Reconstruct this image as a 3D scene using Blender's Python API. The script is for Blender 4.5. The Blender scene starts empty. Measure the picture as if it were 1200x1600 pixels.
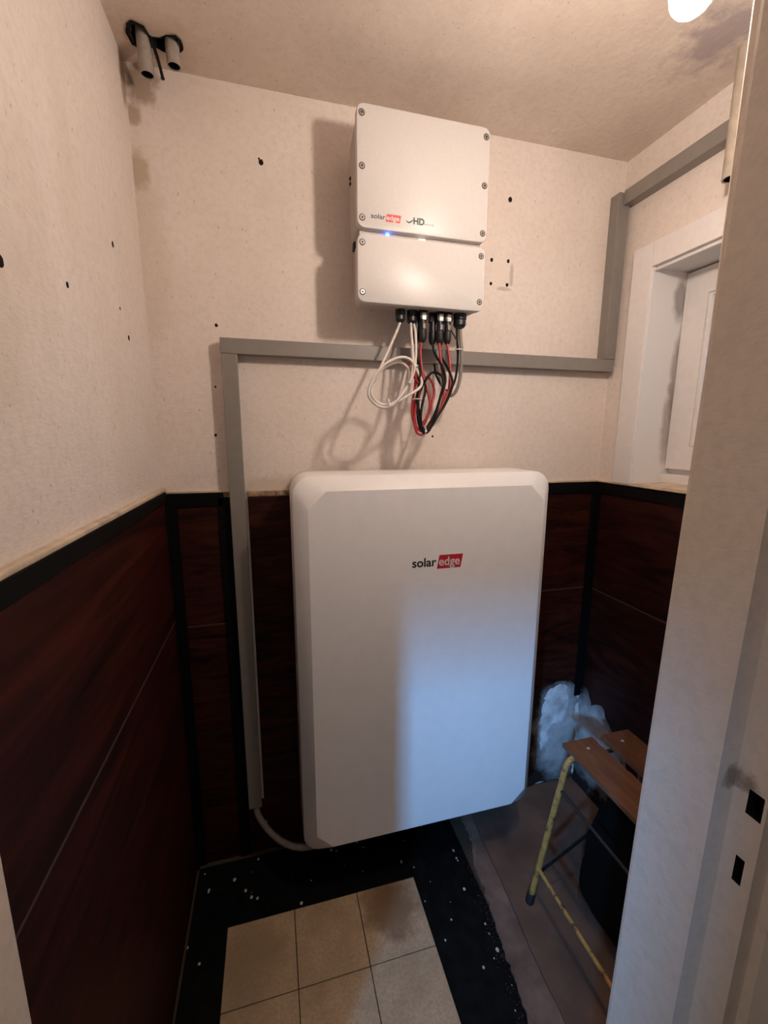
import bpy, bmesh, math, random
from mathutils import Vector, Matrix, noise
random.seed(7)
S = bpy.context.scene
COL = S.collection

# ------------------------------------------------------------------ camera, world, light, exposure
cd = bpy.data.cameras.new('camera'); cam = bpy.data.objects.new('camera', cd); COL.objects.link(cam)
cd.sensor_fit = 'VERTICAL'; cd.sensor_height = 36.0; cd.lens = 665.12 * 36.0 / 1600.0
cd.clip_start = 0.01
_r = (0.96672, -0.25582, 0.00302); _u = (0.04255, 0.17240, 0.98411); _f = (0.25228, 0.95123, -0.17755)
cam.matrix_world = Matrix(((_r[0], _u[0], -_f[0], 0.3108), (_r[1], _u[1], -_f[1], -1.3626),
                           (_r[2], _u[2], -_f[2], 1.4634), (0, 0, 0, 1)))
S.camera = cam
S.view_settings.view_transform = 'Standard'; S.view_settings.look = 'None'
S.view_settings.exposure = 0.0; S.view_settings.gamma = 1.0
S.view_settings.use_curve_mapping = False
S.cycles.use_denoising = True
S.cycles.max_bounces = 10; S.cycles.diffuse_bounces = 8
S.cycles.sample_clamp_indirect = 4.0

wd = bpy.data.worlds.new('sky'); S.world = wd; wd.use_nodes = True
wd.node_tree.nodes['Background'].inputs[0].default_value = (0.55, 0.72, 1.0, 1)
wd.node_tree.nodes['Background'].inputs[1].default_value = 0.3


def area(name, loc, target, sx, sy, power, col, spread=180):
    l = bpy.data.lights.new(name, 'AREA'); l.shape = 'RECTANGLE'; l.size = sx; l.size_y = sy
    l.energy = power; l.color = col; l.spread = math.radians(spread)
    o = bpy.data.objects.new(name, l); COL.objects.link(o); o.location = loc
    o.rotation_euler = (Vector(target) - Vector(loc)).to_track_quat('-Z', 'Y').to_euler()
    return o


# daylight from the open sky above the roofs, coming in through the hall's back window
area('sky_hall_window', (-2.33, -4.05, 2.61), (0.85, -0.35, 0.6), 0.20, 0.26, 6.5, (0.16, 0.48, 1.0), 30)
# two unseen fill lamps added in the hall, then daylight at the small window of the room
area('hall_overhead_fill', (0.30, -1.80, 2.44), (0.30, -1.80, 0.0), 0.35, 0.35, 3.0, (1.0, 0.86, 0.76))
area('hall_left_fill', (-1.92, -1.75, 1.5), (0.6, -1.6, 1.1), 0.5, 1.1, 6.0, (1.0, 0.83, 0.68))
area('sky_small_window', (1.90, -0.46, 1.75), (1.0, -0.40, 1.5), 0.5, 0.6, 1.0, (0.62, 0.78, 1.0))
BULB_POWER = 14.0
BULB_COL = (1.0, 0.84, 0.72)

# ------------------------------------------------------------------ materials
def nmat(name, rough=0.6, metal=0.0, spec=0.5):
    m = bpy.data.materials.new(name); m.use_nodes = True
    b = m.node_tree.nodes['Principled BSDF']
    b.inputs['Roughness'].default_value = rough; b.inputs['Metallic'].default_value = metal
    b.inputs['Specular IOR Level'].default_value = spec
    return m, m.node_tree, b


def N(nt, t, **kw):
    n = nt.nodes.new(t)
    for k, v in kw.items():
        if k in ('_',): continue
        if hasattr(n, k) and k not in n.inputs: setattr(n, k, v)
        else: n.inputs[k].default_value = v
    return n


def coords(nt, scale=(1, 1, 1)):
    # world position: the same pattern whatever object the surface belongs to
    g = nt.nodes.new('ShaderNodeNewGeometry')
    mp = nt.nodes.new('ShaderNodeMapping'); mp.inputs['Scale'].default_value = scale
    nt.links.new(g.outputs['Position'], mp.inputs['Vector'])
    return mp.outputs['Vector']


def noise_tex(nt, vec, scale, detail=4, rough=0.55, dist=0.0):
    n = nt.nodes.new('ShaderNodeTexNoise'); n.inputs['Scale'].default_value = scale
    n.inputs['Detail'].default_value = detail; n.inputs['Roughness'].default_value = rough
    n.inputs['Distortion'].default_value = dist
    nt.links.new(vec, n.inputs['Vector']); return n.outputs['Fac']


def ramp(nt, fac, stops):
    r = nt.nodes.new('ShaderNodeValToRGB'); e = r.color_ramp.elements
    while len(e) < len(stops): e.new(0.5)
    for k, (p, c) in enumerate(stops):
        e[k].position = p; e[k].color = (c[0], c[1], c[2], 1) if hasattr(c, '__len__') else (c, c, c, 1)
    nt.links.new(fac, r.inputs[0]); return r.outputs[0]


def mix(nt, fac, a, b, mode='MIX'):
    m = nt.nodes.new('ShaderNodeMix'); m.data_type = 'RGBA'; m.blend_type = mode
    for sock, v in ((m.inputs[0], fac), (m.inputs[6], a), (m.inputs[7], b)):
        if isinstance(v, (int, float)): sock.default_value = v
        elif isinstance(v, tuple): sock.default_value = (v[0], v[1], v[2], 1)
        else: nt.links.new(v, sock)
    return m.outputs[2]


def mathn(nt, op, a, b=0.0, clamp=False):
    m = nt.nodes.new('ShaderNodeMath'); m.operation = op; m.use_clamp = clamp
    for k, v in enumerate((a, b)):
        if isinstance(v, (int, float)): m.inputs[k].default_value = v
        else: nt.links.new(v, m.inputs[k])
    return m.outputs[0]


def bump(nt, b, h, strength=0.2, dist=0.002):
    n = nt.nodes.new('ShaderNodeBump'); n.inputs['Strength'].default_value = strength
    n.inputs['Distance'].default_value = dist
    nt.links.new(h, n.inputs['Height']); nt.links.new(n.outputs[0], b.inputs['Normal'])


def blob(nt, centre, radius, scale=(1, 1, 1), wob=0.5, nscale=25):
    """A mark of its own shape: distance to a centre broken up by noise, 1 inside."""
    g = nt.nodes.new('ShaderNodeNewGeometry')
    s = nt.nodes.new('ShaderNodeVectorMath'); s.operation = 'SUBTRACT'; s.inputs[1].default_value = centre
    nt.links.new(g.outputs['Position'], s.inputs[0])
    q = nt.nodes.new('ShaderNodeVectorMath'); q.operation = 'MULTIPLY'; q.inputs[1].default_value = scale
    nt.links.new(s.outputs[0], q.inputs[0])
    l = nt.nodes.new('ShaderNodeVectorMath'); l.operation = 'LENGTH'; nt.links.new(q.outputs[0], l.inputs[0])
    d = mathn(nt, 'DIVIDE', l.outputs['Value'], radius)
    nz = noise_tex(nt, g.outputs['Position'], nscale, 5, 0.6)
    d = mathn(nt, 'ADD', d, mathn(nt, 'MULTIPLY', mathn(nt, 'SUBTRACT', nz, 0.5), wob * 2))
    return mathn(nt, 'MULTIPLY', mathn(nt, 'SUBTRACT', 1.2, d), 1.7, True)


def plain(name, col, rough=0.5, metal=0.0, spec=0.5, var=0.06, nscale=40, bumpy=0.0):
    m, nt, b = nmat(name, rough, metal, spec)
    n = noise_tex(nt, coords(nt), nscale, 3)
    c2 = tuple(max(0.0, c * (1 - var * 2)) for c in col)
    c1 = tuple(c * (1 + var) for c in col)
    nt.links.new(ramp(nt, n, [(0.3, c2), (0.7, c1)]), b.inputs['Base Color'])
    if bumpy: bump(nt, b, noise_tex(nt, coords(nt), nscale * 4, 3), bumpy)
    return m


def wall_mat(name, base, dirt, stains_and_shade=(), fleck=0.5):
    m, nt, b = nmat(name, 0.75, 0, 0.25)
    v = coords(nt)
    big = noise_tex(nt, v, 2.2, 5, 0.6)
    col = ramp(nt, big, [(0.30, dirt), (0.62, base)])
    fine = noise_tex(nt, v, 60, 4, 0.7)
    col = mix(nt, ramp(nt, fine, [(0.36, 0.32), (0.56, 0.0)]), col, tuple(c * 0.72 for c in base))
    # short dark flecks where the paper is scuffed
    fv = coords(nt, (95, 95, 45))
    fl = noise_tex(nt, fv, 1.3, 2, 0.5)
    col = mix(nt, ramp(nt, fl, [(0.67, 0.0), (0.73, fleck)]), col, tuple(c * 0.45 for c in dirt))
    for centre, rad, sc, wob, ns, c, k in stains_and_shade:
        f = mathn(nt, 'MULTIPLY', blob(nt, centre, rad, sc, wob, ns), k)
        col = mix(nt, f, col, c)
    nt.links.new(col, b.inputs['Base Color'])
    h = mathn(nt, 'ADD', mathn(nt, 'MULTIPLY', noise_tex(nt, coords(nt, (30, 30, 90)), 2.0, 3, 0.6), 0.9),
              noise_tex(nt, v, 14, 3))
    bump(nt, b, h, 0.3 if fleck else 0.12, 0.004)
    return m


WB = (0.78, 0.695, 0.64); WD = (0.69, 0.60, 0.525)
M = {}
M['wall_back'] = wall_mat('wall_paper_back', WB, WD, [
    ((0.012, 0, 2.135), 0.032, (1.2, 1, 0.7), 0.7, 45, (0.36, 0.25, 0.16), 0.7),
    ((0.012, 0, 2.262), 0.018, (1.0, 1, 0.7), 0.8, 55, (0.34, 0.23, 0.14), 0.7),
    ((0.035, 0, 2.335), 0.040, (1.0, 1, 0.8), 0.7, 45, (0.30, 0.21, 0.14), 0.75),  # brown damage with the conduit stubs' shadow painted in
    ((0.02, 0, 1.95), 0.16, (3.0, 1, 0.7), 0.7, 10, (0.58, 0.49, 0.39), 0.4),
    ((1.062, 0, 1.99), 0.035, (1, 1, 0.75), 0.15, 30, (0.74, 0.66, 0.58), 0.7),
    ((1.105, 0, 1.985), 0.022, (3.0, 1, 0.6), 0.6, 60, (0.33, 0.27, 0.22), 0.55),
    ((1.08, 0, 1.94), 0.02, (0.8, 1, 3.0), 0.6, 60, (0.33, 0.27, 0.22), 0.5),
    ((0.35, 0, 1.305), 0.10, (0.6, 1, 3.0), 0.5, 30, (0.52, 0.42, 0.30), 0.5)])
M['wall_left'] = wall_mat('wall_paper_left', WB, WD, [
    ((0, -0.022, 2.325), 0.042, (1, 1.6, 0.7), 0.6, 45, (0.27, 0.18, 0.11), 0.75),  # corner dirt, with the tube shadow painted into it
    ((0, -0.60, 1.75), 0.10, (1, 1.6, 0.6), 0.6, 14, (0.58, 0.48, 0.37), 0.25),
    ((0, -0.45, 1.9), 0.08, (1, 2.0, 0.5), 0.6, 14, (0.58, 0.49, 0.38), 0.2),
    ((0, -0.75, 1.62), 0.12, (1, 1.0, 0.8), 0.6, 12, (0.56, 0.47, 0.36), 0.3)])
M['wall_right'] = wall_mat('wall_paper_right', WB, WD)
M['ceiling'] = wall_mat('ceiling_paint', (0.68, 0.585, 0.51), (0.57, 0.475, 0.40), [
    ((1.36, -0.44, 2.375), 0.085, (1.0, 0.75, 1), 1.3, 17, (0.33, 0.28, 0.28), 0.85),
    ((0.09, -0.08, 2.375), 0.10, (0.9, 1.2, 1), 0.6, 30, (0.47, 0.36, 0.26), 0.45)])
M['hall'] = wall_mat('hall_wall_paint', (0.55, 0.55, 0.55), (0.40, 0.40, 0.42))
M['hall_floor'] = plain('hall_floor_tile', (0.10, 0.08, 0.07), 0.4)
M['door'] = wall_mat('door_frame_paint', (0.72, 0.61, 0.52), (0.65, 0.54, 0.44), [
    ((0.83, -1.043, 1.062), 0.014, (1, 0.6, 0.9), 0.8, 70, (0.22, 0.15, 0.11), 0.75)], 0.0)
M['white_trim'] = plain('white_window_plastic', (0.74, 0.70, 0.68), 0.35, var=0.02)
_m, _nt, _b = nmat('reveal_paint', 0.5)
_c = mix(_nt, mathn(_nt, 'MULTIPLY', blob(_nt, (1.628, -0.165, 1.90), 0.04, (1.4, 1, 0.6), 0.5, 30), 0.75), (0.72, 0.70, 0.69), (0.20, 0.17, 0.15))
_c = mix(_nt, mathn(_nt, 'MULTIPLY', blob(_nt, (1.645, -0.165, 1.66), 0.035, (1.4, 1, 0.25), 0.5, 25), 0.7), _c, (0.24, 0.20, 0.18))
_c = mix(_nt, mathn(_nt, 'MULTIPLY', blob(_nt, (1.632, -0.165, 1.50), 0.03, (1.2, 1, 0.22), 0.5, 25), 0.65), _c, (0.26, 0.20, 0.17))
_nt.links.new(_c, _b.inputs['Base Color']); M['reveal'] = _m


def wood_mat(name, dark, lite, axis_scale, rough=0.45, spec=0.5, dist=1.5):
    m, nt, b = nmat(name, rough, 0, spec)
    v = coords(nt, axis_scale)
    n = noise_tex(nt, v, 1.0, 6, 0.62, dist)
    fine = noise_tex(nt, coords(nt, tuple(a * 6 for a in axis_scale)), 1.0, 3, 0.6)
    f = mathn(nt, 'ADD', mathn(nt, 'MULTIPLY', n, 0.75), mathn(nt, 'MULTIPLY', fine, 0.25))
    nt.links.new(ramp(nt, f, [(0.36, dark), (0.50, tuple(a * 0.6 + c * 0.4 for a, c in zip(dark, lite))), (0.66, lite)]), b.inputs['Base Color'])
    bump(nt, b, f, 0.15, 0.001)
    return m


M['panel_left'] = wood_mat('stained_panel_left', (0.009, 0.0018, 0.0012), (0.056, 0.010, 0.0052), (5, 1.1, 13), 0.5, 0.15, 2.0)
M['panel_back'] = wood_mat('stained_panel_back', (0.005, 0.0012, 0.0009), (0.056, 0.012, 0.007), (3.5, 5, 20), 0.5, 0.18, 2.0)
M['panel_right'] = wood_mat('stained_panel_right', (0.004, 0.001, 0.0008), (0.046, 0.0095, 0.006), (5, 3.0, 20), 0.5, 0.18, 2.0)
M['batten'] = plain('black_batten_paint', (0.0028, 0.0025, 0.0025), 0.6, spec=0.12)
M['bead'] = plain('pale_panel_seam', (0.075, 0.040, 0.032), 0.5)
M['cap'] = plain('cream_cap_moulding', (0.60, 0.47, 0.34), 0.6, var=0.15, nscale=18)
M['bare'] = plain('bare_chipped_wood', (0.42, 0.27, 0.17), 0.8, var=0.4, nscale=70, bumpy=0.4)
M['hole'] = plain('hole_shade', (0.012, 0.009, 0.008), 0.9, spec=0.1)  # shade inside the holes, put into a near-black colour

# cream tile with wear
_m, _nt, _b = nmat('cream_tile', 0.6, 0, 0.25)
_v = coords(_nt)
_c = ramp(_nt, noise_tex(_nt, _v, 5, 6, 0.65), [(0.3, (0.37, 0.25, 0.145)), (0.65, (0.58, 0.42, 0.265))])
_c = mix(_nt, ramp(_nt, noise_tex(_nt, _v, 120, 3, 0.7), [(0.4, 0.35), (0.6, 0.0)]), _c, (0.27, 0.19, 0.12))
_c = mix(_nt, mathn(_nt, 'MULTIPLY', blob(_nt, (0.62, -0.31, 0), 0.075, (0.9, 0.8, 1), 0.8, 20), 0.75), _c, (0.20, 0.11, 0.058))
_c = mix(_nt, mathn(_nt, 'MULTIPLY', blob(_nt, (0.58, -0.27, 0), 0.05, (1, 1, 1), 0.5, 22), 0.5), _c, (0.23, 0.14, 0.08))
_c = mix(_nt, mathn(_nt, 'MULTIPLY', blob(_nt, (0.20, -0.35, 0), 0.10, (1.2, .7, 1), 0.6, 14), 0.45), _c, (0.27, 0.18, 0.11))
_nt.links.new(_c, _b.inputs['Base Color']); bump(_nt, _b, noise_tex(_nt, _v, 90, 3), 0.1, 0.001); M['cream_tile'] = _m
# black tile with white chips
_m, _nt, _b = nmat('black_tile', 0.6, 0, 0.08)
_v = coords(_nt, (1, 0.8, 1))
_vo = _nt.nodes.new('ShaderNodeTexVoronoi'); _vo.inputs['Scale'].default_value = 52; _nt.links.new(_v, _vo.inputs['Vector'])
_sep = _nt.nodes.new('ShaderNodeSeparateColor'); _nt.links.new(_vo.outputs['Color'], _sep.inputs[0])
_size = mathn(_nt, 'MULTIPLY', mathn(_nt, 'SUBTRACT', _sep.outputs[0], 0.66, True), 0.95)
_fk = mathn(_nt, 'LESS_THAN', mathn(_nt, 'ADD', _vo.outputs['Distance'], mathn(_nt, 'MULTIPLY', noise_tex(_nt, _v, 160, 2), 0.12)), _size)
_c = mix(_nt, _fk, ramp(_nt, noise_tex(_nt, _v, 30, 4), [(0.4, (0.003, 0.003, 0.0032)), (0.75, (0.008, 0.008, 0.008))]), (0.50, 0.47, 0.43))
_nt.links.new(_c, _b.inputs['Base Color']); M['black_tile'] = _m
M['grout'] = plain('dark_grout', (0.055, 0.036, 0.022), 0.9)
M['screed'] = plain('brown_screed', (0.135, 0.076, 0.050), 0.85, var=0.22, nscale=7, bumpy=0.3)
M['screed_edge'] = plain('dusty_screed_edge', (0.17, 0.105, 0.078), 0.9, var=0.25, nscale=12, bumpy=0.4)
M['patch'] = plain('exposed_grey_plaster', (0.58, 0.56, 0.56), 0.85, var=0.30, nscale=16, bumpy=0.5)
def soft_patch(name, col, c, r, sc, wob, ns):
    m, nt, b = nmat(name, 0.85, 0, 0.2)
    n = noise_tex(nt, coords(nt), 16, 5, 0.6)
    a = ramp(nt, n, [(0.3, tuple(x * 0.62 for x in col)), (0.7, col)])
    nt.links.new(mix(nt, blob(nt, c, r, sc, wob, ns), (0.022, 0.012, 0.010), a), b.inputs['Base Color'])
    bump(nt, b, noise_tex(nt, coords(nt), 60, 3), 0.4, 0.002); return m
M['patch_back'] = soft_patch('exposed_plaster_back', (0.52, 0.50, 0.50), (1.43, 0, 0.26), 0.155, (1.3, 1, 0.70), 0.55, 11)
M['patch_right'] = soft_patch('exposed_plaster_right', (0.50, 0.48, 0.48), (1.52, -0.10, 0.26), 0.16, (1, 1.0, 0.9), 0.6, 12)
M['patch2'] = plain('rough_plaster_skim', (0.66, 0.65, 0.65), 0.85, var=0.2, nscale=22, bumpy=0.5)
M['inverter'] = plain('white_powder_coat', (0.575, 0.55, 0.53), 0.40, var=0.015, nscale=120)
M['inverter_body'] = plain('cast_housing_coat', (0.45, 0.41, 0.38), 0.5, var=0.03, nscale=120)
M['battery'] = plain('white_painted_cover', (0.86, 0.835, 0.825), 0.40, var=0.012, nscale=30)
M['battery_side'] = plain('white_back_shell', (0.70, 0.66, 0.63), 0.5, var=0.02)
M['black'] = plain('black_plastic', (0.008, 0.008, 0.009), 0.4)
M['ink'] = plain('black_print', (0.012, 0.011, 0.011), 0.5)
M['red_print'] = plain('red_print', (0.46, 0.012, 0.028), 0.45)
M['red_print2'] = plain('light_red_print', (0.60, 0.07, 0.06), 0.45)
M['white_print'] = plain('white_print', (0.70, 0.66, 0.64), 0.45)
M['green_print'] = plain('green_grey_print', (0.05, 0.085, 0.065), 0.5)
M['steel'] = plain('screw_steel', (0.42, 0.38, 0.34), 0.35, 0.9)
M['tag'] = plain('silver_tag', (0.62, 0.60, 0.58), 0.4, 0.3, var=0.2, nscale=200)
M['trunk'] = plain('grey_trunking', (0.215, 0.192, 0.172), 0.45, var=0.03)
M['conduit'] = plain('grey_conduit', (0.33, 0.29, 0.25), 0.5, var=0.08, nscale=60)
M['cream_tube'] = plain('cream_conduit', (0.42, 0.35, 0.28), 0.6, var=0.12, nscale=30)
M['red_cable'] = plain('red_cable', (0.36, 0.022, 0.03), 0.45)
M['black_cable'] = plain('black_cable', (0.004, 0.0035, 0.0035), 0.55, spec=0.25)
M['white_cable'] = plain('white_cable', (0.66, 0.60, 0.55), 0.5)
M['grey_cable'] = plain('grey_cable', (0.22, 0.19, 0.165), 0.5)
M['tie'] = plain('white_zip_tie', (0.78, 0.74, 0.71), 0.4)
M['brass'] = plain('lamp_holder_white', (0.60, 0.56, 0.50), 0.4)
M['stool_wood'] = wood_mat('stool_plywood', (0.105, 0.042, 0.021), (0.21, 0.092, 0.047), (18, 3.0, 18), 0.5)
M['stool_edge'] = plain('stool_ply_edge', (0.30, 0.15, 0.08), 0.7, var=0.2)
M['black_mass'] = plain('black_mass_finish', (0.0035, 0.003, 0.003), 0.8, spec=0.1, bumpy=0.3)  # for the black mass added under the stool
M['rubber'] = plain('black_rubber', (0.01, 0.009, 0.008), 0.7)
# chipped yellow paint over dark steel
_m, _nt, _b = nmat('yellow_chipped_paint', 0.45)
_c = ramp(_nt, noise_tex(_nt, coords(_nt), 45, 5, 0.65), [(0.36, (0.05, 0.03, 0.02)), (0.46, (0.36, 0.19, 0.045)), (0.75, (0.50, 0.28, 0.075))])
_nt.links.new(_c, _b.inputs['Base Color']); M['yellow'] = _m
M['dark_steel'] = plain('dark_steel', (0.02, 0.016, 0.014), 0.5, 0.2)
# glass
_m = bpy.data.materials.new('window_glass'); _m.use_nodes = True; _nt = _m.node_tree; _nt.nodes.clear()
_o = _nt.nodes.new('ShaderNodeOutputMaterial'); _t = _nt.nodes.new('ShaderNodeBsdfTransparent'); _g = _nt.nodes.new('ShaderNodeBsdfGlossy')
_t.inputs[0].default_value = (0.92, 0.95, 0.95, 1); _g.inputs['Roughness'].default_value = 0.03
_fr = _nt.nodes.new('ShaderNodeFresnel'); _fr.inputs[0].default_value = 1.45; _mx = _nt.nodes.new('ShaderNodeMixShader')
_nt.links.new(_fr.outputs[0], _mx.inputs[0]); _nt.links.new(_t.outputs[0], _mx.inputs[1]); _nt.links.new(_g.outputs[0], _mx.inputs[2])
_nt.links.new(_mx.outputs[0], _o.inputs[0]); M['glass'] = _m


def emit(name, col, s):
    m = bpy.data.materials.new(name); m.use_nodes = True; b = m.node_tree.nodes['Principled BSDF']
    b.inputs['Base Color'].default_value = (*col, 1); b.inputs['Emission Color'].default_value = (*col, 1)
    b.inputs['Emission Strength'].default_value = s; return m


M['led'] = emit('blue_led', (0.05, 0.16, 1.0), 14.0)
M['tab_glow'] = emit('white_tab_glow', (1.0, 0.93, 0.85), 1.0)  # white tab in the seam, given a glow of its own
_rb = 0.028
M['bulb'] = emit('bulb_glow', BULB_COL, BULB_POWER / (4 * math.pi ** 2 * _rb ** 2))

# ------------------------------------------------------------------ helpers
def finish(name, bm, mat, parent=None, smooth=None):
    me = bpy.data.meshes.new(name)
    if parent is not None:
        bmesh.ops.translate(bm, verts=bm.verts, vec=-origin(parent))
    bmesh.ops.recalc_face_normals(bm, faces=bm.faces)
    bm.to_mesh(me); bm.free()
    me.materials.append(mat)
    if smooth is not None:
        me.polygons.foreach_set('use_smooth', [True] * len(me.polygons))
        me.set_sharp_from_angle(angle=math.radians(smooth))
    o = bpy.data.objects.new(name, me); COL.objects.link(o)
    if parent is not None: o.parent = parent
    return o


def origin(o):
    v = Vector((0, 0, 0))
    while o is not None:
        v += o.location; o = o.parent
    return v


def tag(o, label, cat, group=None):
    o['label'] = label; o['category'] = cat
    if group: o['group'] = group
    return o


def thing(name, label, cat, loc, group=None):
    o = bpy.data.objects.new(name, None); COL.objects.link(o); o.location = loc
    o.empty_display_size = 0.05
    return tag(o, label, cat, group)


def struct(o):
    o['kind'] = 'structure'; return o


def sroot(name, loc=(0, 0, 0)):
    o = bpy.data.objects.new(name, None); COL.objects.link(o); o.location = loc; o.empty_display_size = 0.05
    return struct(o)


def box(bm, a, b, bev=0.0, seg=2):
    lo = [min(p, q) for p, q in zip(a, b)]; hi = [max(p, q) for p, q in zip(a, b)]
    vs = [bm.verts.new((x, y, z)) for x in (lo[0], hi[0]) for y in (lo[1], hi[1]) for z in (lo[2], hi[2])]
    fs = [bm.faces.new([vs[i] for i in f]) for f in ((0, 1, 3, 2), (4, 6, 7, 5), (0, 4, 5, 1), (2, 3, 7, 6), (0, 2, 6, 4), (1, 5, 7, 3))]
    if bev:
        es = list({e for f in fs for e in f.edges})
        bmesh.ops.bevel(bm, geom=es, offset=bev, segments=seg, affect='EDGES', profile=0.5)
    return bm


def B(a, b, bev=0.0, seg=2):
    return box(bmesh.new(), a, b, bev, seg)


def bx(name, a, b, mat, parent=None, bev=0.0, smooth=None):
    return finish(name, B(a, b, bev), mat, parent, smooth)


def spline(pts, n=8):
    P = [Vector(p) for p in pts]; out = []
    for i in range(len(P) - 1):
        p0 = P[max(i - 1, 0)]; p1 = P[i]; p2 = P[i + 1]; p3 = P[min(i + 2, len(P) - 1)]
        for k in range(n):
            t = k / n
            out.append(0.5 * ((2 * p1) + (p2 - p0) * t + (2 * p0 - 5 * p1 + 4 * p2 - p3) * t * t + (3 * p1 - p0 - 3 * p2 + p3) * t ** 3))
    out.append(P[-1]); return out


def tube(bm, pts, r, seg=10, caps=True):
    rings = []; nrm = None
    for i, p in enumerate(pts):
        p = Vector(p)
        d = (Vector(pts[min(i + 1, len(pts) - 1)]) - Vector(pts[max(i - 1, 0)])).normalized()
        if nrm is None:
            nrm = d.orthogonal().normalized()
        nrm = (nrm - d * nrm.dot(d)).normalized(); bi = d.cross(nrm)
        rr = r[i] if hasattr(r, '__len__') else r
        rings.append([bm.verts.new(p + (nrm * math.cos(a) + bi * math.sin(a)) * rr) for a in [2 * math.pi * k / seg for k in range(seg)]])
    for a, b in zip(rings, rings[1:]):
        for k in range(seg): bm.faces.new((a[k], a[(k + 1) % seg], b[(k + 1) % seg], b[k]))
    if caps: bm.faces.new(rings[0][::-1]); bm.faces.new(rings[-1])
    return bm


def lathe(bm, c, prof, axis='z', seg=20):
    """prof: list of (radius, height) along the axis from c."""
    c = Vector(c); ax = {'x': Vector((1, 0, 0)), 'y': Vector((0, 1, 0)), 'z': Vector((0, 0, 1))}[axis]
    u = ax.orthogonal().normalized(); v = ax.cross(u); rings = []
    for r, h in prof:
        rings.append([bm.verts.new(c + ax * h + (u * math.cos(a) + v * math.sin(a)) * max(r, 1e-5)) for a in [2 * math.pi * k / seg for k in range(seg)]])
    for a, b in zip(rings, rings[1:]):
        for k in range(seg): bm.faces.new((a[k], a[(k + 1) % seg], b[(k + 1) % seg], b[k]))
    bm.faces.new(rings[0][::-1]); bm.faces.new(rings[-1]); return bm


def loft(bm, loops, caps=True):
    R = [[bm.verts.new(p) for p in L] for L in loops]; n = len(R[0])
    for a, b in zip(R, R[1:]):
        for k in range(n): bm.faces.new((a[k], a[(k + 1) % n], b[(k + 1) % n], b[k]))
    if caps: bm.faces.new(R[0][::-1]); bm.faces.new(R[-1])
    return bm


def rrect(x0, x1, z0, z1, r, y, seg=6):
    pts = []
    for cx, cz, a0 in ((x1 - r, z1 - r, 0), (x0 + r, z1 - r, 90), (x0 + r, z0 + r, 180), (x1 - r, z0 + r, 270)):
        for k in range(seg + 1):
            a = math.radians(a0 + 90 * k / seg); pts.append((cx + r * math.cos(a), y, cz + r * math.sin(a)))
    return pts


def crect(x0, x1, z0, z1, c, y, seg=6):
    """rectangle with straight clipped corners, same vertex count as rrect"""
    pts = []
    for P, Q in (((x1, z1 - c), (x1 - c, z1)), ((x0 + c, z1), (x0, z1 - c)), ((x0, z0 + c), (x0 + c, z0)), ((x1 - c, z0), (x1, z0 + c))):
        for k in range(seg + 1):
            t = k / seg; pts.append((P[0] + (Q[0] - P[0]) * t, y, P[1] + (Q[1] - P[1]) * t))
    return pts


def prism(bm, poly, vec):
    """poly: list of 3-D points of one face, extruded by vec"""
    a = [bm.verts.new(p) for p in poly]; b = [bm.verts.new(Vector(p) + Vector(vec)) for p in poly]
    bm.faces.new(a); bm.faces.new(b[::-1]); n = len(a)
    for k in range(n): bm.faces.new((a[k], b[k], b[(k + 1) % n], a[(k + 1) % n]))
    return bm


def rough_poly(pts, step=0.012, amp=0.006, seed=0, plane='xz'):
    """a closed outline broken up so that its edge is uneven"""
    out = []; n = len(pts)
    for i in range(n):
        p = Vector(pts[i]); q = Vector(pts[(i + 1) % n]); m = max(1, int((q - p).length / step))
        for k in range(m):
            v = p.lerp(q, k / m); d = noise.noise_vector(v * 38 + Vector((seed, seed * 2, 0))) * amp * 2
            out.append((v.x + d.x, v.y + d.y))
    return out


def text_obj(name, s, size, mat, loc, parent, depth=0.0004, xscale=1.0, shear=0.0, bold=0.0):
    c = bpy.data.curves.new(name, 'FONT'); c.body = s; c.size = size; c.extrude = depth / 2
    c.offset = bold; c.shear = shear
    t = bpy.data.objects.new(name + '_tmp', c); COL.objects.link(t)
    dg = bpy.context.evaluated_depsgraph_get()
    me = bpy.data.meshes.new_from_object(t.evaluated_get(dg)); bpy.data.objects.remove(t); bpy.data.curves.remove(c)
    xs = [v.co.x for v in me.vertices]; x0 = min(xs)
    og = origin(parent)
    for v in me.vertices:
        x, y, z = v.co
        v.co = Vector((loc[0] + (x - x0) * xscale, loc[1] - z, loc[2] + y)) - og
    me.materials.clear(); me.materials.append(mat); me.name = name
    o = bpy.data.objects.new(name, me); COL.objects.link(o); o.parent = parent
    w = (max(xs) - x0) * xscale
    return o, w


W, H, WZ = 1.522, 2.375, 1.295
YF = -0.94                    # room face of the front wall
YH = -1.077                   # hall face of the front wall

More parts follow.
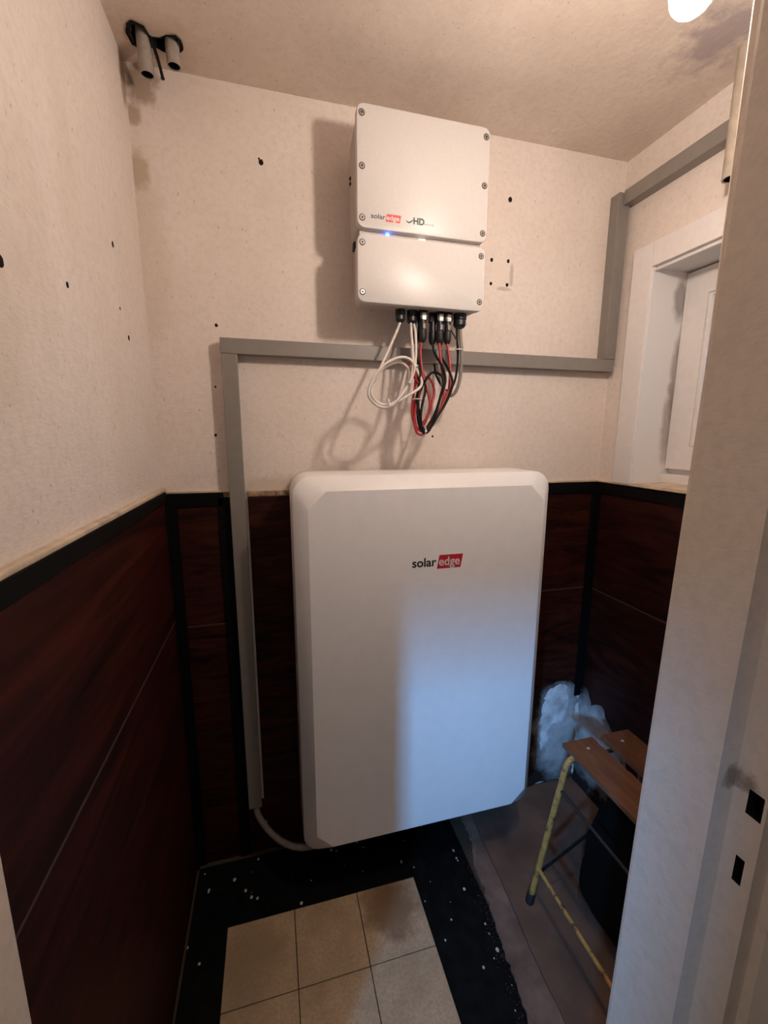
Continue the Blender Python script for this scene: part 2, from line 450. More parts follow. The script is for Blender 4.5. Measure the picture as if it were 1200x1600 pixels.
# ------------------------------------------------------------------ room shell
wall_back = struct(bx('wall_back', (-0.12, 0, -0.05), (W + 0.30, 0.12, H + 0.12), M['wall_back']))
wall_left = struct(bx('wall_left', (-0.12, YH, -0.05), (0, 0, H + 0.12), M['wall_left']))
bm = bmesh.new()
WY0, WY1, WZ0, WZ1 = -0.76, -0.165, 1.296, 1.99      # window opening
T = 0.012
box(bm, (W, YH, -0.05), (W + 0.30, 0, WZ0 - T)); box(bm, (W, YH, WZ1 + T), (W + 0.30, 0, H + 0.12))
box(bm, (W, YH, WZ0 - T), (W + 0.30, WY0 - T, WZ1 + T)); box(bm, (W, WY1 + T, WZ0 - T), (W + 0.30, 0, WZ1 + T))
wall_right = struct(finish('wall_right', bm, M['wall_right']))
bm = bmesh.new()
box(bm, (-2.0, YH, -0.05), (0.02, YF, H + 0.12)); box(bm, (0.885, YH, -0.05), (2.3, YF, H + 0.12)); box(bm, (0.02, YH, 2.06), (0.885, YF, H + 0.12))
wall_front = struct(finish('wall_front', bm, M['hall']))
# ceiling with the broken-out hole for the conduits
hole = [(0.044, -0.108), (0.06, -0.117), (0.075, -0.11), (0.083, -0.089), (0.1, -0.09), (0.115, -0.104), (0.132, -0.107), (0.145, -0.098),
        (0.145, -0.074), (0.121, -0.057), (0.096, -0.062), (0.082, -0.066), (0.061, -0.055), (0.045, -0.065), (0.04, -0.084)]
hole = rough_poly([(x, y, 0) for x, y in hole], 0.006, 0.003, 3)
bm = bmesh.new()
ov = [bm.verts.new((x, y, H)) for x, y in ((-0.12, -1.0), (W + 0.1, -1.0), (W + 0.1, 0.1), (-0.12, 0.1))]
hv = [bm.verts.new((x, y, H)) for x, y in hole]
es = [bm.edges.new((ov[k], ov[(k + 1) % 4])) for k in range(4)] + [bm.edges.new((hv[k], hv[(k + 1) % len(hv)])) for k in range(len(hv))]
bmesh.ops.triangle_fill(bm, edges=es, use_beauty=True)
hu = [bm.verts.new((v.co.x, v.co.y, H + 0.08)) for v in hv]
for k in range(len(hv)): bm.faces.new((hv[k], hv[(k + 1) % len(hv)], hu[(k + 1) % len(hv)], hu[k]))
ceiling = struct(finish('ceiling', bm, M['ceiling']))
bx('ceiling_void', (0.02, -0.14, H + 0.079), (0.17, -0.03, H + 0.10), M['hole'], ceiling)
bm = bmesh.new(); loft(bm, [[(x * 0.985 + 0.0013, y * 0.985 - 0.0012, z) for x, y in hole] for z in (H - 0.001, H + 0.0785)], caps=False); finish('hole_shade_sleeve', bm, M['hole'], ceiling)  # near-black sleeve added to darken the inside of the hole
# rough dark lip round the hole
bm = bmesh.new(); ns = len(hole); cxm = sum(p[0] for p in hole) / ns; cym = sum(p[1] for p in hole) / ns
L1 = [(x, y, H + 0.006) for x, y in hole]
L2 = [(x + (x - cxm) * 0.16 + 0.006 * noise.noise(Vector((x * 60, y * 60, 1))), y + (y - cym) * 0.24 + 0.006 * noise.noise(Vector((x * 60, y * 60, 5))), H - 0.0025) for x, y in hole]
L3 = [(x + (x - cxm) * 0.02, y + (y - cym) * 0.02, H - 0.003) for x, y in hole]
loft(bm, [L1, L3, L2], caps=False)
finish('broken_edge', bm, M['hole'], ceiling)

# hall outside the door
HB = -2.40
hall_floor = struct(bx('floor_hall', (-2.0, HB - 0.1, -0.06), (2.3, YH + 0.05, -0.006), M['hall_floor']))
struct(bx('ceiling_hall', (-2.0, HB - 0.1, 2.46), (2.3, YH, 2.54), M['hall']))
struct(bx('wall_hall_right', (2.2, HB - 0.1, -0.05), (2.3, YH, 2.5), M['hall']))
struct(bx('wall_hall_left', (-2.1, HB - 0.1, -0.05), (-2.0, YH, 2.5), M['hall']))
bm = bmesh.new()   # unseen back hall wall, its doorway placed and sized to clip the daylight beam
hx0, hx1, hz1 = -1.60, -0.64, 1.90
box(bm, (-2.0, HB - 0.1, -0.05), (hx0, HB, 2.5)); box(bm, (hx1, HB - 0.1, -0.05), (2.3, HB, 2.5))
box(bm, (hx0, HB - 0.1, hz1), (hx1, HB, 2.5))
struct(finish('wall_hall_back', bm, M['hall']))

# ------------------------------------------------------------------ floor
floor = struct(bx('floor', (-0.05, YH + 0.05, -0.06), (W + 0.05, 0.0, -0.004), M['grout']))
colx = [0.016, 0.125, 0.323, 0.521, 0.717, 0.917]
rowy = [-0.025, -0.235, -0.438, -0.640, -0.842, -1.020]
g = 0.0013
for i in range(5):
    for j in range(5):
        blk = i in (0, 4) or j == 0
        x0, x1 = colx[i], colx[i + 1]; y1, y0 = rowy[j], rowy[j + 1]
        dz = random.uniform(-0.0008, 0.0)
        gg = 0.0003 if blk else g
        o = bx('tile', (x0 + gg, y0 + gg, -0.012), (x1 - gg, y1 - gg, dz), M['black_tile' if blk else 'cream_tile'], floor, 0.0002 if blk else 0.0008)
# screed over the right side: a loose edge strip with a seam, then the main slab
edge = [(0.975, -0.02), (0.960, -0.18), (0.935, -0.24), (0.921, -0.36), (0.905, -0.47), (0.893, -0.57), (0.882, -0.655), (0.868, -0.80), (0.86, -1.0)]
seam = [(1.02, -0.02), (1.0, -0.18), (0.995, -0.30), (0.985, -0.42), (0.975, -0.52), (0.97, -0.66), (0.962, -0.80), (0.955, -1.0)]
def rag(line, amp, seed, step=0.012):
    out = []
    for a, b in zip(line, line[1:]):
        a = Vector((*a, 0)); b = Vector((*b, 0)); m = max(1, int((b - a).length / step))
        for k in range(m):
            v = a.lerp(b, k / m); out.append((v.x + amp * noise.noise(Vector((v.x * 20, v.y * 55, seed))) + amp * 0.6 * noise.noise(Vector((v.x * 80, v.y * 150, seed + 3))), v.y))
    out.append(line[-1]); return out
e1 = rag(edge, 0.008, 2, 0.008); s1 = rag(seam, 0.002, 9)
finish('screed_edge', prism(bmesh.new(), [(x, y, 0.006) for x, y in e1 + [(x - 0.0016, y) for x, y in s1][::-1]], (0, 0, -0.009)), M['screed_edge'], floor)
finish('screed', prism(bmesh.new(), [(x, y, 0.007) for x, y in s1 + [(W, -1.0), (W, -0.008), (1.02, -0.008)]], (0, 0, -0.010)), M['screed'], floor)
# plaster crumbs along the broken edge of the screed
bm = bmesh.new()
for k in range(420):
    t = random.random(); q = e1[int(t * (len(e1) - 1))]
    x = q[0] - abs(random.gauss(0, 0.016)); y = q[1] + random.uniform(-0.01, 0.01); r = random.uniform(0.0004, 0.0014)
    bmesh.ops.create_icosphere(bm, subdivisions=1, radius=r, matrix=Matrix.Translation((x, y, r * 0.5)))
o = finish('plaster_crumbs', bm, M['screed_edge'], floor); o['kind'] = 'stuff'

# ------------------------------------------------------------------ wainscot (parts of the walls)
PT = 0.010; BT = 0.016
ZR = 1.253                      # underside of the top rail
ZS = 0.874                      # seam between upper and lower panels
def backpart(name, x0, x1, z0, z1, mat, t=PT, bev=0.001): return bx(name, (x0, -t, z0), (x1, 0.0, z1), mat, wall_back, bev)
def leftpart(name, y0, y1, z0, z1, mat, t=PT, bev=0.001): return bx(name, (0.0, y0, z0), (t, y1, z1), mat, wall_left, bev)
def rightpart(name, y0, y1, z0, z1, mat, t=PT, bev=0.001): return bx(name, (W - t, y0, z0), (W, y1, z1), mat, wall_right, bev)
# back wall, left of the trunking
for z0, z1 in ((0.0, ZS - 0.002), (ZS + 0.002, ZR)):
    backpart('wainscot_panel', 0.038, 0.152, z0, z1, M['panel_back'])
    backpart('wainscot_panel', 1.0, 1.488, z0 if z0 else 0.46, z1, M['panel_back'])
for z0, z1 in ((0.0, ZS - 0.002), (ZS + 0.002, 1.277)):
    backpart('wainscot_panel', 0.238, 0.999, z0, z1, M['panel_back'])
backpart('wainscot_panel', 0.1885, 0.2375, 0.0, 0.203, M['panel_back'])
backpart('panel_seam', 0.038, 0.152, ZS - 0.002, ZS + 0.002, M['bead'], 0.0108, 0)
backpart('panel_seam', 1.0, 1.488, ZS - 0.002, ZS + 0.002, M['bead'], 0.0108, 0)
backpart('corner_batten', 0.0, 0.038, 0.0, WZ - 0.002, M['batten'], BT)
backpart('batten', 0.152, 0.1875, 0.0, 1.276, M['batten'], BT)
backpart('batten', 1.488, W, 0.40, WZ - 0.002, M['batten'], BT)
backpart('top_rail', 0.038, 0.168, ZR, WZ - 0.002, M['batten'], BT)
backpart('top_rail', 1.0, 1.488, ZR, WZ - 0.002, M['batten'], BT)
o = backpart('chipped_rail', 0.168, 0.1875, 1.277, WZ - 0.002, M['bare'], 0.008); o['label'] = 'bare strip where the black rail was torn off'
o = backpart('chipped_rail', 0.238, 0.60, 1.277, WZ - 0.002, M['bare'], 0.008)
backpart('cap_moulding', 0.0, 0.1875, WZ - 0.002, WZ + 0.003, M['cap'], 0.012)
backpart('cap_moulding', 1.0, W, WZ - 0.002, WZ + 0.004, M['cap'], 0.014)
# left wall
for z0, z1 in ((0.0, 0.902), (0.906, 1.271)):
    leftpart('wainscot_panel', YF, -0.030, z0, z1, M['panel_left'])
leftpart('panel_seam', YF, -0.030, 0.902, 0.906, M['bead'], 0.0108, 0)
leftpart('corner_batten', -0.030, -BT, 0.0, WZ - 0.002, M['batten'], BT)
leftpart('top_rail', YF, -0.030, 1.271, 1.301, M['batten'], BT)
bm = B((0.0, YF, 1.301), (0.015, -0.012, 1.311), 0.003)
finish('cap_moulding', bm, M['cap'], wall_left)
# right wall
for z0, z1 in ((0.0, ZS - 0.002), (ZS + 0.002, ZR)):
    rightpart('wainscot_panel', YF, -0.032, z0, z1, M['panel_right'])
rightpart('panel_seam', YF, -0.032, ZS - 0.002, ZS + 0.002, M['bead'], 0.0108, 0)
rightpart('corner_batten', -0.032, -BT, 0.44, WZ - 0.002, M['batten'], BT)
rightpart('top_rail', YF, -0.032, ZR, 1.2935, M['batten'], BT)
rightpart('cap_moulding', YF, -0.014, 1.2935, 1.298, M['cap'], 0.020)
# stripped corner, bottom right: bare plaster on both walls
def patch(name, pts, wall, to3, vec, seed, mat, amp=0.008):
    poly = rough_poly([(a, b, 0) for a, b in pts], 0.014, amp, seed)
    return finish(name, prism(bmesh.new(), [to3(a, b) for a, b in poly], vec), mat, wall)
patch('bare_plaster', [(1.28, 0.012), (1.28, 0.44), (1.33, 0.462), (1.40, 0.474), (1.47, 0.47), (1.505, 0.455), (1.51, 0.012)],
      wall_back, lambda a, b: (a, -0.012, b), (0, 0.012, 0), 1, M['patch_back'])
patch('plaster_skim', [(1.345, 0.18), (1.335, 0.33), (1.35, 0.43), (1.40, 0.463), (1.455, 0.44), (1.462, 0.36), (1.43, 0.30), (1.385, 0.28), (1.37, 0.20)],
      wall_back, lambda a, b: (a, -0.0155, b), (0, 0.004, 0), 5, M['patch2'], 0.011)
patch('bare_plaster', [(-0.02, 0.012), (-0.02, 0.45), (-0.06, 0.455), (-0.09, 0.40), (-0.13, 0.42), (-0.17, 0.395), (-0.22, 0.34), (-0.26, 0.33), (-0.30, 0.22), (-0.30, 0.012)],
      wall_right, lambda a, b: (W - 0.012, a, b), (0.012, 0, 0), 8, M['patch_right'])

# ------------------------------------------------------------------ old fixing holes in the wall paper
def disc_hole(wall, c, r, nrm, seed):
    bm = bmesh.new(); n = 12; c = Vector(c); a1 = Vector((0, 0, 1)); a2 = Vector(nrm).cross(a1)
    ring = []
    for k in range(n):
        t = 2 * math.pi * k / n; rr = r * (1 + 0.35 * noise.noise(Vector((k * 0.9, seed, 0))))
        ring.append(c + Vector(nrm) * 0.0008 + (a2 * math.cos(t) * 0.85 + a1 * math.sin(t)) * rr)
    prism(bm, ring, Vector(nrm) * -0.003)
    return finish('screw_hole', bm, M['hole'], wall)
for k, (x, z, r) in enumerate([(0.32, 2.199, 0.0075), (1.086, 2.205, 0.008), (1.03, 2.023, 0.006), (1.09, 2.025, 0.006), (1.031, 1.952, 0.0055), (1.09, 1.953, 0.006),
                               (0.178, 1.769, 0.005), (0.157, 1.462, 0.0045), (0.84, 1.46, 0.004), (0.315, 2.207, 0.003), (0.165, 1.60, 0.003)]):
    disc_hole(wall_back, (x, 0, z), r, (0, -1, 0), k)
for k, (y, z, r) in enumerate([(-0.236, 1.868, 0.006), (-0.692, 1.673, 0.008), (-0.50, 1.705, 0.005), (-0.185, 1.687, 0.006), (-0.23, 1.74, 0.003)]):
    disc_hole(wall_left, (0, y, z), r, (1, 0, 0), k + 20)

# ------------------------------------------------------------------ window on the right wall
win = sroot('window_1', (W, -0.46, 1.30))
CT = 0.020
bx('side_casing', (W - CT, WY1, 1.2985), (W, -0.086, 2.065), M['white_trim'], win, 0.002)
bx('side_casing', (W - CT, -0.84, 1.2985), (W, WY0, 2.065), M['white_trim'], win, 0.002)
bx('head_casing', (W - CT - 0.001, WY0 + 0.001, WZ1), (W, WY1 - 0.001, 2.065), M['white_trim'], win, 0.002)
XS = 1.642
bx('jamb_lining', (W - 0.012, WY1 - 0.003, 1.299), (W + 0.26, WY1 + 0.012, WZ1 + 0.01), M['reveal'], win)
bx('jamb_lining', (W - 0.012, WY0 - 0.012, 1.299), (W + 0.26, WY0, WZ1 + 0.01), M['reveal'], win)
bx('head_lining', (W - 0.006, WY0, WZ1 - 0.004), (W + 0.26, WY1 - 0.003, WZ1 + 0.012), M['reveal'], win)
bx('head_bead', (W - 0.010, WY0, WZ1 - 0.012), (W + 0.004, WY1 - 0.003, WZ1 - 0.005), M['white_trim'], win, 0.002)
bx('sill', (W - 0.016, WY0, WZ0 - 0.010), (W + 0.26, WY1 - 0.003, 1.303), M['cap'], win, 0.002)
fr = bx('fixed_frame', (XS + 0.022, WY0, 1.303), (XS + 0.07, WY0 + 0.035, WZ1 - 0.004), M['white_trim'], win)
bx('fixed_frame', (XS + 0.022, WY1 - 0.038, 1.303), (XS + 0.07, WY1 - 0.003, WZ1 - 0.004), M['white_trim'], win)
bx('fixed_frame', (XS - 0.012, WY0, 1.303), (XS + 0.07, WY1 - 0.003, 1.334), M['white_trim'], win, 0.002)
bx('fixed_frame', (XS + 0.02, WY0, 1.334), (XS + 0.07, WY1 - 0.003, 1.352), M['white_trim'], win)
bx('fixed_frame', (XS + 0.022, WY0 + 0.035, WZ1 - 0.030), (XS + 0.07, WY1 - 0.038, WZ1 - 0.004), M['white_trim'], win)
sy0, sy1, sz0, sz1 = WY0 + 0.008, WY1 - 0.006, 1.3525, WZ1 - 0.010; sw = 0.078
bm = bmesh.new()
box(bm, (XS, sy1 - sw, sz0), (XS + 0.055, sy1, sz1)); box(bm, (XS, sy0, sz0), (XS + 0.055, sy0 + sw, sz1))
box(bm, (XS, sy0 + sw, sz0), (XS + 0.055, sy1 - sw, sz0 + sw)); box(bm, (XS, sy0 + sw, sz1 - sw), (XS + 0.055, sy1 - sw, sz1))
sash = finish('sash', bm, M['white_trim'], win)
for a, b in (((sy0 + sw, sz0 + sw), (sy0 + sw + 0.012, sz1 - sw)), ((sy1 - sw - 0.012, sz0 + sw), (sy1 - sw, sz1 - sw)),
             ((sy0 + sw + 0.012, sz0 + sw), (sy1 - sw - 0.012, sz0 + sw + 0.012)), ((sy0 + sw + 0.012, sz1 - sw - 0.012), (sy1 - sw - 0.012, sz1 - sw))):
    bx('glazing_bead', (XS + 0.004, a[0], a[1]), (XS + 0.024, b[0], b[1]), M['white_trim'], sash, 0.003)
bx('pane', (XS + 0.026, sy0 + sw - 0.005, sz0 + sw - 0.005), (XS + 0.030, sy1 - sw + 0.005, sz1 - sw + 0.005), M['glass'], sash)

# ------------------------------------------------------------------ door frame
door = sroot('door_1', (0.45, -1.0, 0.0))
def jamb(name, prof, lean, z0, z1, mat, nz=1):
    loops = []
    for z in (z0, z1):
        loops.append([(x + lean * (z - 0.529) / 1.39, y, z) for x, y in prof])
    bm = loft(bmesh.new(), loops); return bm
CY = -1.3626
profR = [(0.795, CY + 0.416), (0.795, CY + 0.420), (0.800, CY + 0.4225), (0.884, CY + 0.4225), (0.884, CY + 0.270), (0.860, CY + 0.270), (0.846, CY + 0.280), (0.846, CY + 0.289),
         (0.823, CY + 0.289), (0.823, CY + 0.325), (0.793, CY + 0.325), (0.793, CY + 0.416)]
profR = [(0.793, CY + 0.414), (0.7945, CY + 0.419), (0.799, CY + 0.4225), (0.846, CY + 0.4225), (0.846, CY + 0.289),
         (0.823, CY + 0.289), (0.823, CY + 0.325), (0.793, CY + 0.325)]
bm = jamb('jamb', profR, 0.038, -0.004, 2.06, M['door'])
jr = finish('jamb', bm, M['door'], door)
# lock and latch mortises cut into the rebate
def cut(obj, boxes):
    b2 = bmesh.new()
    for a, b in boxes: box(b2, a, b)
    bmesh.ops.translate(b2, verts=b2.verts, vec=-origin(obj))
    bmesh.ops.recalc_face_normals(b2, faces=b2.faces)
    me = bpy.data.meshes.new('cutter'); b2.to_mesh(me); b2.free(); me.materials.append(M['hole'])
    c = bpy.data.objects.new('cutter', me); COL.objects.link(c); c.matrix_world = Matrix.Translation(origin(obj))
    md = obj.modifiers.new('cut', 'BOOLEAN'); md.operation = 'DIFFERENCE'; md.object = c; md.solver = 'EXACT'
    try: md.material_mode = 'TRANSFER'
    except Exception: pass
    bpy.context.view_layer.update()
    dg = bpy.context.evaluated_depsgraph_get()
    nm = bpy.data.meshes.new_from_object(obj.evaluated_get(dg)); obj.modifiers.clear(); obj.data = nm
    bpy.data.objects.remove(c)
cut(jr, [((0.80, CY + 0.2925, 1.025), (0.862, CY + 0.309, 1.057)), ((0.80, CY + 0.2995, 0.931), (0.862, CY + 0.3095, 0.966))])
# hall-side architrave, two steps
finish('architrave', jamb('a', [(0.846, CY + 0.289), (0.846, CY + 0.278), (0.868, CY + 0.268), (0.94, CY + 0.268), (0.94, CY + 0.2856), (0.886, CY + 0.2856), (0.886, CY + 0.289)], 0.038, -0.004, 2.12, M['door']), M['door'], door)
# room-side architrave, plumb while the jamb leans
finish('architrave', loft(bmesh.new(), [[(0.840, YF, z), (0.840, YF + 0.010, z), (0.8435, YF + 0.014, z), (0.92, YF + 0.014, z), (0.92, YF, z)] for z in (0.008, 2.13)]), M['door'], door)
profL = [(0.046, CY + 0.4225), (0.046, CY + 0.325), (0.016, CY + 0.325), (0.016, CY + 0.286), (0.0, CY + 0.286), (0.0, CY + 0.4225)]
finish('jamb', jamb('l', [(0.046, CY + 0.4225), (0.046, CY + 0.325), (0.021, CY + 0.325), (0.021, CY + 0.289), (-0.02, CY + 0.289), (-0.02, CY + 0.278), (0.021 - 0.1, CY + 0.268), (-0.079, CY + 0.2855), (0.0185, CY + 0.2855), (0.0185, CY + 0.4225)], 0.0, -0.004, 2.05, M['door']), M['door'], door)
bx('head', (0.0185, CY + 0.29, 2.03), (0.886, CY + 0.4225, 2.059), M['door'], door)

# ------------------------------------------------------------------ hanging bulb
LP = Vector((0.886, -0.805, 2.052))
lamp = thing('pendant_lamp', 'lit bare light bulb hanging on a cord below the ceiling beside the door frame', 'lamp', (LP.x, LP.y, H))
bm = bmesh.new()
prof = [(0.001, -_rb)] + [(_rb * math.sin(math.radians(a)), -_rb * math.cos(math.radians(a))) for a in range(15, 136, 15)] + [(0.016, 0.036), (0.0135, 0.045)]
lathe(bm, LP, prof, 'z', 24); finish('bulb', bm, M['bulb'], lamp, 60)
bm = bmesh.new(); lathe(bm, LP + Vector((0, 0, 0.043)), [(0.0145, 0.0), (0.019, 0.004), (0.019, 0.035), (0.013, 0.045), (0.006, 0.055)], 'z', 20); finish('bulb_holder', bm, M['brass'], lamp, 40)
bm = bmesh.new(); tube(bm, spline([LP + Vector((0, 0, 0.095)), LP + Vector((0.003, 0.002, 0.2)), LP + Vector((0, 0, H - LP.z - 0.012))], 6), 0.003, 8); finish('cord', bm, M['black_cable'], lamp, 60)
bm = bmesh.new(); lathe(bm, (LP.x, LP.y, H), [(0.03, 0.0), (0.028, -0.010), (0.008, -0.018)], 'z', 20); finish('ceiling_rose', bm, M['brass'], lamp, 40)

# ------------------------------------------------------------------ conduits and wire at the ceiling
def open_tube(bm, a, b, r, ri, seg=20):
    """pipe with a real bore"""
    a = Vector(a); b = Vector(b); d = (b - a).normalized(); u = d.orthogonal().normalized(); v = d.cross(u)
    def ring(p, q): return [bm.verts.new(p + (u * math.cos(2 * math.pi * k / seg) + v * math.sin(2 * math.pi * k / seg)) * q) for k in range(seg)]
    R = [ring(a, r), ring(b, r), ring(b, ri), ring(a, ri)]
    for i in range(4):
        A, C = R[i], R[(i + 1) % 4]
        for k in range(seg): bm.faces.new((A[k], A[(k + 1) % seg], C[(k + 1) % seg], C[k]))
    return bm
def stub(name, label, a, b, r, mat, group=None, liner=True):
    t = thing(name, label, 'pipe', a, group)
    finish('tube', open_tube(bmesh.new(), a, b, r, r * 0.86), mat, t, 40)
    a = Vector(a); b = Vector(b); d = (b - a).normalized()
    finish('bore', open_tube(bmesh.new(), a, b - d * 0.002, r * 0.858, r * 0.80), M['hole'], t, 40)
    bm = bmesh.new(); tube(bm, [a + d * 0.002, a + d * 0.006], r * 0.80, 20); finish('plug', bm, M['hole'], t)
    return t
stub('conduit_stub', 'longer grey conduit stub hanging out of the ceiling hole, nearer the left wall corner', (0.063, -0.082, H + 0.05), (0.067, -0.080, 2.302), 0.0155, M['conduit'])
stub('conduit_stub', 'shorter grey conduit stub in the ceiling hole, right of the black wire', (0.125, -0.080, H + 0.05), (0.127, -0.078, 2.332), 0.0155, M['conduit'])
bm = bmesh.new(); tube(bm, spline([(0.074, -0.092, H + 0.02), (0.086, -0.088, 2.362), (0.094, -0.084, 2.334), (0.0985, -0.081, 2.312), (0.1005, -0.080, 2.300)], 6), [0.004] * 12 + [0.0035] * 10 + [0.0045] * 3, 8)
tag(finish('wire', bm, M['black_cable'], None, 60), 'short black wire dangling between the two grey conduit stubs at the ceiling', 'wire')
t = stub('conduit_stub', 'cream conduit tube with dark open end behind the door frame, upper right', (1.448, -0.437, H + 0.01), (1.448, -0.437, 2.092), 0.0225, M['cream_tube'])

# ------------------------------------------------------------------ cable trunking
TD = 0.040
def trunk(name, label, a, b, axis, face, group='grey cable trunking'):
    """a: low corner, b: high corner of the whole run; the lid laps over the tray"""
    lo = Vector([min(p, q) for p, q in zip(a, b)]); hi = Vector([max(p, q) for p, q in zip(a, b)])
    t = thing(name, label, 'trunking', tuple((lo + hi) / 2), group)
    e = 0.0012
    if face == 'y':
        tl, th = Vector(lo), Vector(hi); tl.y = lo.y + 0.010
        ll, lh = Vector(lo), Vector(hi); lh.y = lo.y + 0.0095
        ax = 2 if axis == 'x' else 0
    else:
        tl, th = Vector(lo), Vector(hi); tl.x = lo.x + 0.010
        ll, lh = Vector(lo), Vector(hi); lh.x = lo.x + 0.0095
        ax = 2
    tl[ax] += e; th[ax] -= e
    bx('tray', tl, th, M['trunk'], t, 0.0006); bx('lid', ll, lh, M['trunk'], t, 0.0015)
    return t
trunk('cable_trunk', 'long horizontal grey trunking on the wall below the inverter', (0.188, -TD, 1.688), (1.507, -0.0005, 1.730), 'x', 'y')
trunk('cable_trunk', 'tall vertical grey trunking on the back wall left of the battery', (0.189, -TD, 0.205), (0.232, -0.0005, 1.6875), 'z', 'y')
trunk('cable_trunk', 'short vertical grey trunking in the right back corner', (1.465, -TD - 0.001, 1.7305), (1.509, -0.0005, 2.258), 'z', 'y')
trunk('cable_trunk', 'grey trunking running along the right wall above the window', (1.482, -0.90, 2.219), (W - 0.0005, -0.0425, 2.263), 'y', 'x')

# ------------------------------------------------------------------ solar inverter
IX0, IX1, IY = 0.5518, 0.9186, -0.176
inv = thing('solar_inverter', 'white two-part solar inverter box with screwed lids high on the back wall', 'inverter', (0.735, 0.0, 1.82))
def lid(name, z0, z1):
    L = [rrect(IX0, IX1, z0, z1, 0.020, IY + 0.020), rrect(IX0, IX1, z0, z1, 0.020, IY + 0.003), rrect(IX0 + 0.001, IX1 - 0.001, z0 + 0.001, z1 - 0.001, 0.019, IY + 0.001),
         rrect(IX0 + 0.003, IX1 - 0.003, z0 + 0.003, z1 - 0.003, 0.017, IY)]
    return finish(name, loft(bmesh.new(), L), M['inverter'], inv, 35)
up = lid('upper_lid', 1.9917, 2.2726); lowl = lid('lower_lid', 1.8122, 1.9795)
def body(name, z0, z1, ya, yb, tz, tx, bz=0.0):
    L = [rrect(IX0 + 0.002, IX1 - 0.002, z0 + 0.002, z1 - 0.002, 0.018, IY + 0.020), rrect(IX0 + 0.004, IX1 - 0.004, z0 + 0.002, z1 - 0.006, 0.018, ya),
         rrect(IX0 + tx, IX1 - tx, z0 + bz, z1 - tz, 0.018, yb)]
    return finish(name, loft(bmesh.new(), L), M['inverter_body'], inv, 35)
body('upper_housing', 1.9917, 2.2726, -0.13, -0.05, 0.022, 0.006)
body('lower_housing', 1.8122, 1.9795, -0.14, -0.098, 0.004, 0.006, 0.004)
bx('mounting_bracket', (IX0 + 0.03, -0.0505, 2.04), (IX1 - 0.03, -0.0003, 2.225), M['inverter_body'], inv, 0.002)
bx('junction_body', (IX0 + 0.015, -0.140, 1.976), (IX1 - 0.015, -0.055, 1.996), M['inverter_body'], inv)
bx('lower_bracket', (IX0 + 0.06, -0.099, 1.86), (IX1 - 0.06, -0.0003, 1.95), M['inverter_body'], inv, 0.002)
for k in range(9):      # heat-sink fins behind the upper housing
    x = IX0 + 0.025 + k * 0.0395
    bx('fin', (x, -0.052, 2.0), (x + 0.003, -0.012, 2.03), M['inverter_body'], inv)
# seam ledge between lids with the blue light and a white mark
bx('seam_ledge', (IX0 + 0.010, -0.158, 1.9785), (IX1 - 0.010, -0.139, 1.993), M['inverter_body'], inv)
bx('status_light', (0.6325, -0.163, 1.9805), (0.6405, -0.1575, 1.9905), M['led'], inv)
bx('white_tab', (0.723, -0.170, 1.9800), (0.740, -0.1575, 1.9845), M['tab_glow'], inv)
# screws
def screw(parent, x, z):
    bm = bmesh.new(); lathe(bm, (x, IY + 0.001, z), [(0.0066, 0.0), (0.0066, -0.0016), (0.0054, -0.0026), (0.0028, -0.0026), (0.0026, -0.0012), (0.0004, -0.0012)], 'y', 16)
    s = finish('screw', bm, M['steel'], parent, 40)
    bm = bmesh.new(); lathe(bm, (x, IY + 0.0002, z), [(0.0082, 0.0), (0.0082, -0.0006), (0.0066, -0.0007)], 'y', 16)
    finish('screw_recess', bm, M['ink'], s)
for z in (2.250, 2.133, 2.015):
    screw(up, 0.565, z); screw(up, 0.906, z)
for z in (1.957, 1.837):
    screw(lowl, 0.565, z); screw(lowl, 0.9045, z)
# lettering, upper lid
def logo(parent, x, z, size, y, red, white=M['white_print'], xs=1.18):
    """black word followed by the second word white on a slanted red block"""
    o, w = text_obj('lettering', 'solar', size, M['ink'], (x, y - 0.0002, z), parent, xscale=xs, bold=size * (0.022 if size > 0.03 else 0.010))
    xa = x + w + size * 0.04; wb = size * 2.0 * xs; zt = z + size * 0.86; zb = z - size * 0.26
    sl = size * 0.2
    bm = prism(bmesh.new(), [(xa, y - 0.0003, zb), (xa + wb, y - 0.0003, zb), (xa + wb + sl, y - 0.0003, zt), (xa + sl, y - 0.0003, zt)], (0, 0.0005, 0))
    finish('red_block', bm, red, parent)
    text_obj('lettering', 'edge', size, white, (xa + size * 0.17, y - 0.0006, z), parent, xscale=xs * 0.95, bold=size * 0.014)
    return xa + wb
logo(up, 0.5885, 2.0165, 0.0165, IY, M['red_print2'])
text_obj('lettering', 'HD', 0.0215, M['green_print'], (0.7035, IY - 0.0003, 2.0155), up, xscale=1.0, bold=0.0010)
text_obj('lettering', 'W A V E', 0.0062, M['green_print'], (0.7345, IY - 0.0003, 2.0155), up, xscale=1.15)
bm = bmesh.new()
wv = [(0.683 + 0.0215 * t, IY - 0.0004, 2.0215 - 0.0042 * math.sin(t * math.pi * 1.35)) for t in [k / 12 for k in range(13)]]
tube(bm, wv, [0.0006 + 0.0011 * math.sin(math.pi * k / 12) for k in range(13)], 6); finish('wave_mark', bm, M['green_print'], up)
# side fittings on the left: two small connectors and the isolator knob
for z in (2.145, 2.158):
    bx('side_plug', (IX0 + 0.001, -0.070, z - 0.0035), (IX0 + 0.009, -0.062, z + 0.0035), M['black'], inv, 0.001)
bx('isolator_knob', (IX0 + 0.0005, -0.120, 1.958), (IX0 + 0.008, -0.102, 1.980), M['black'], inv, 0.002)
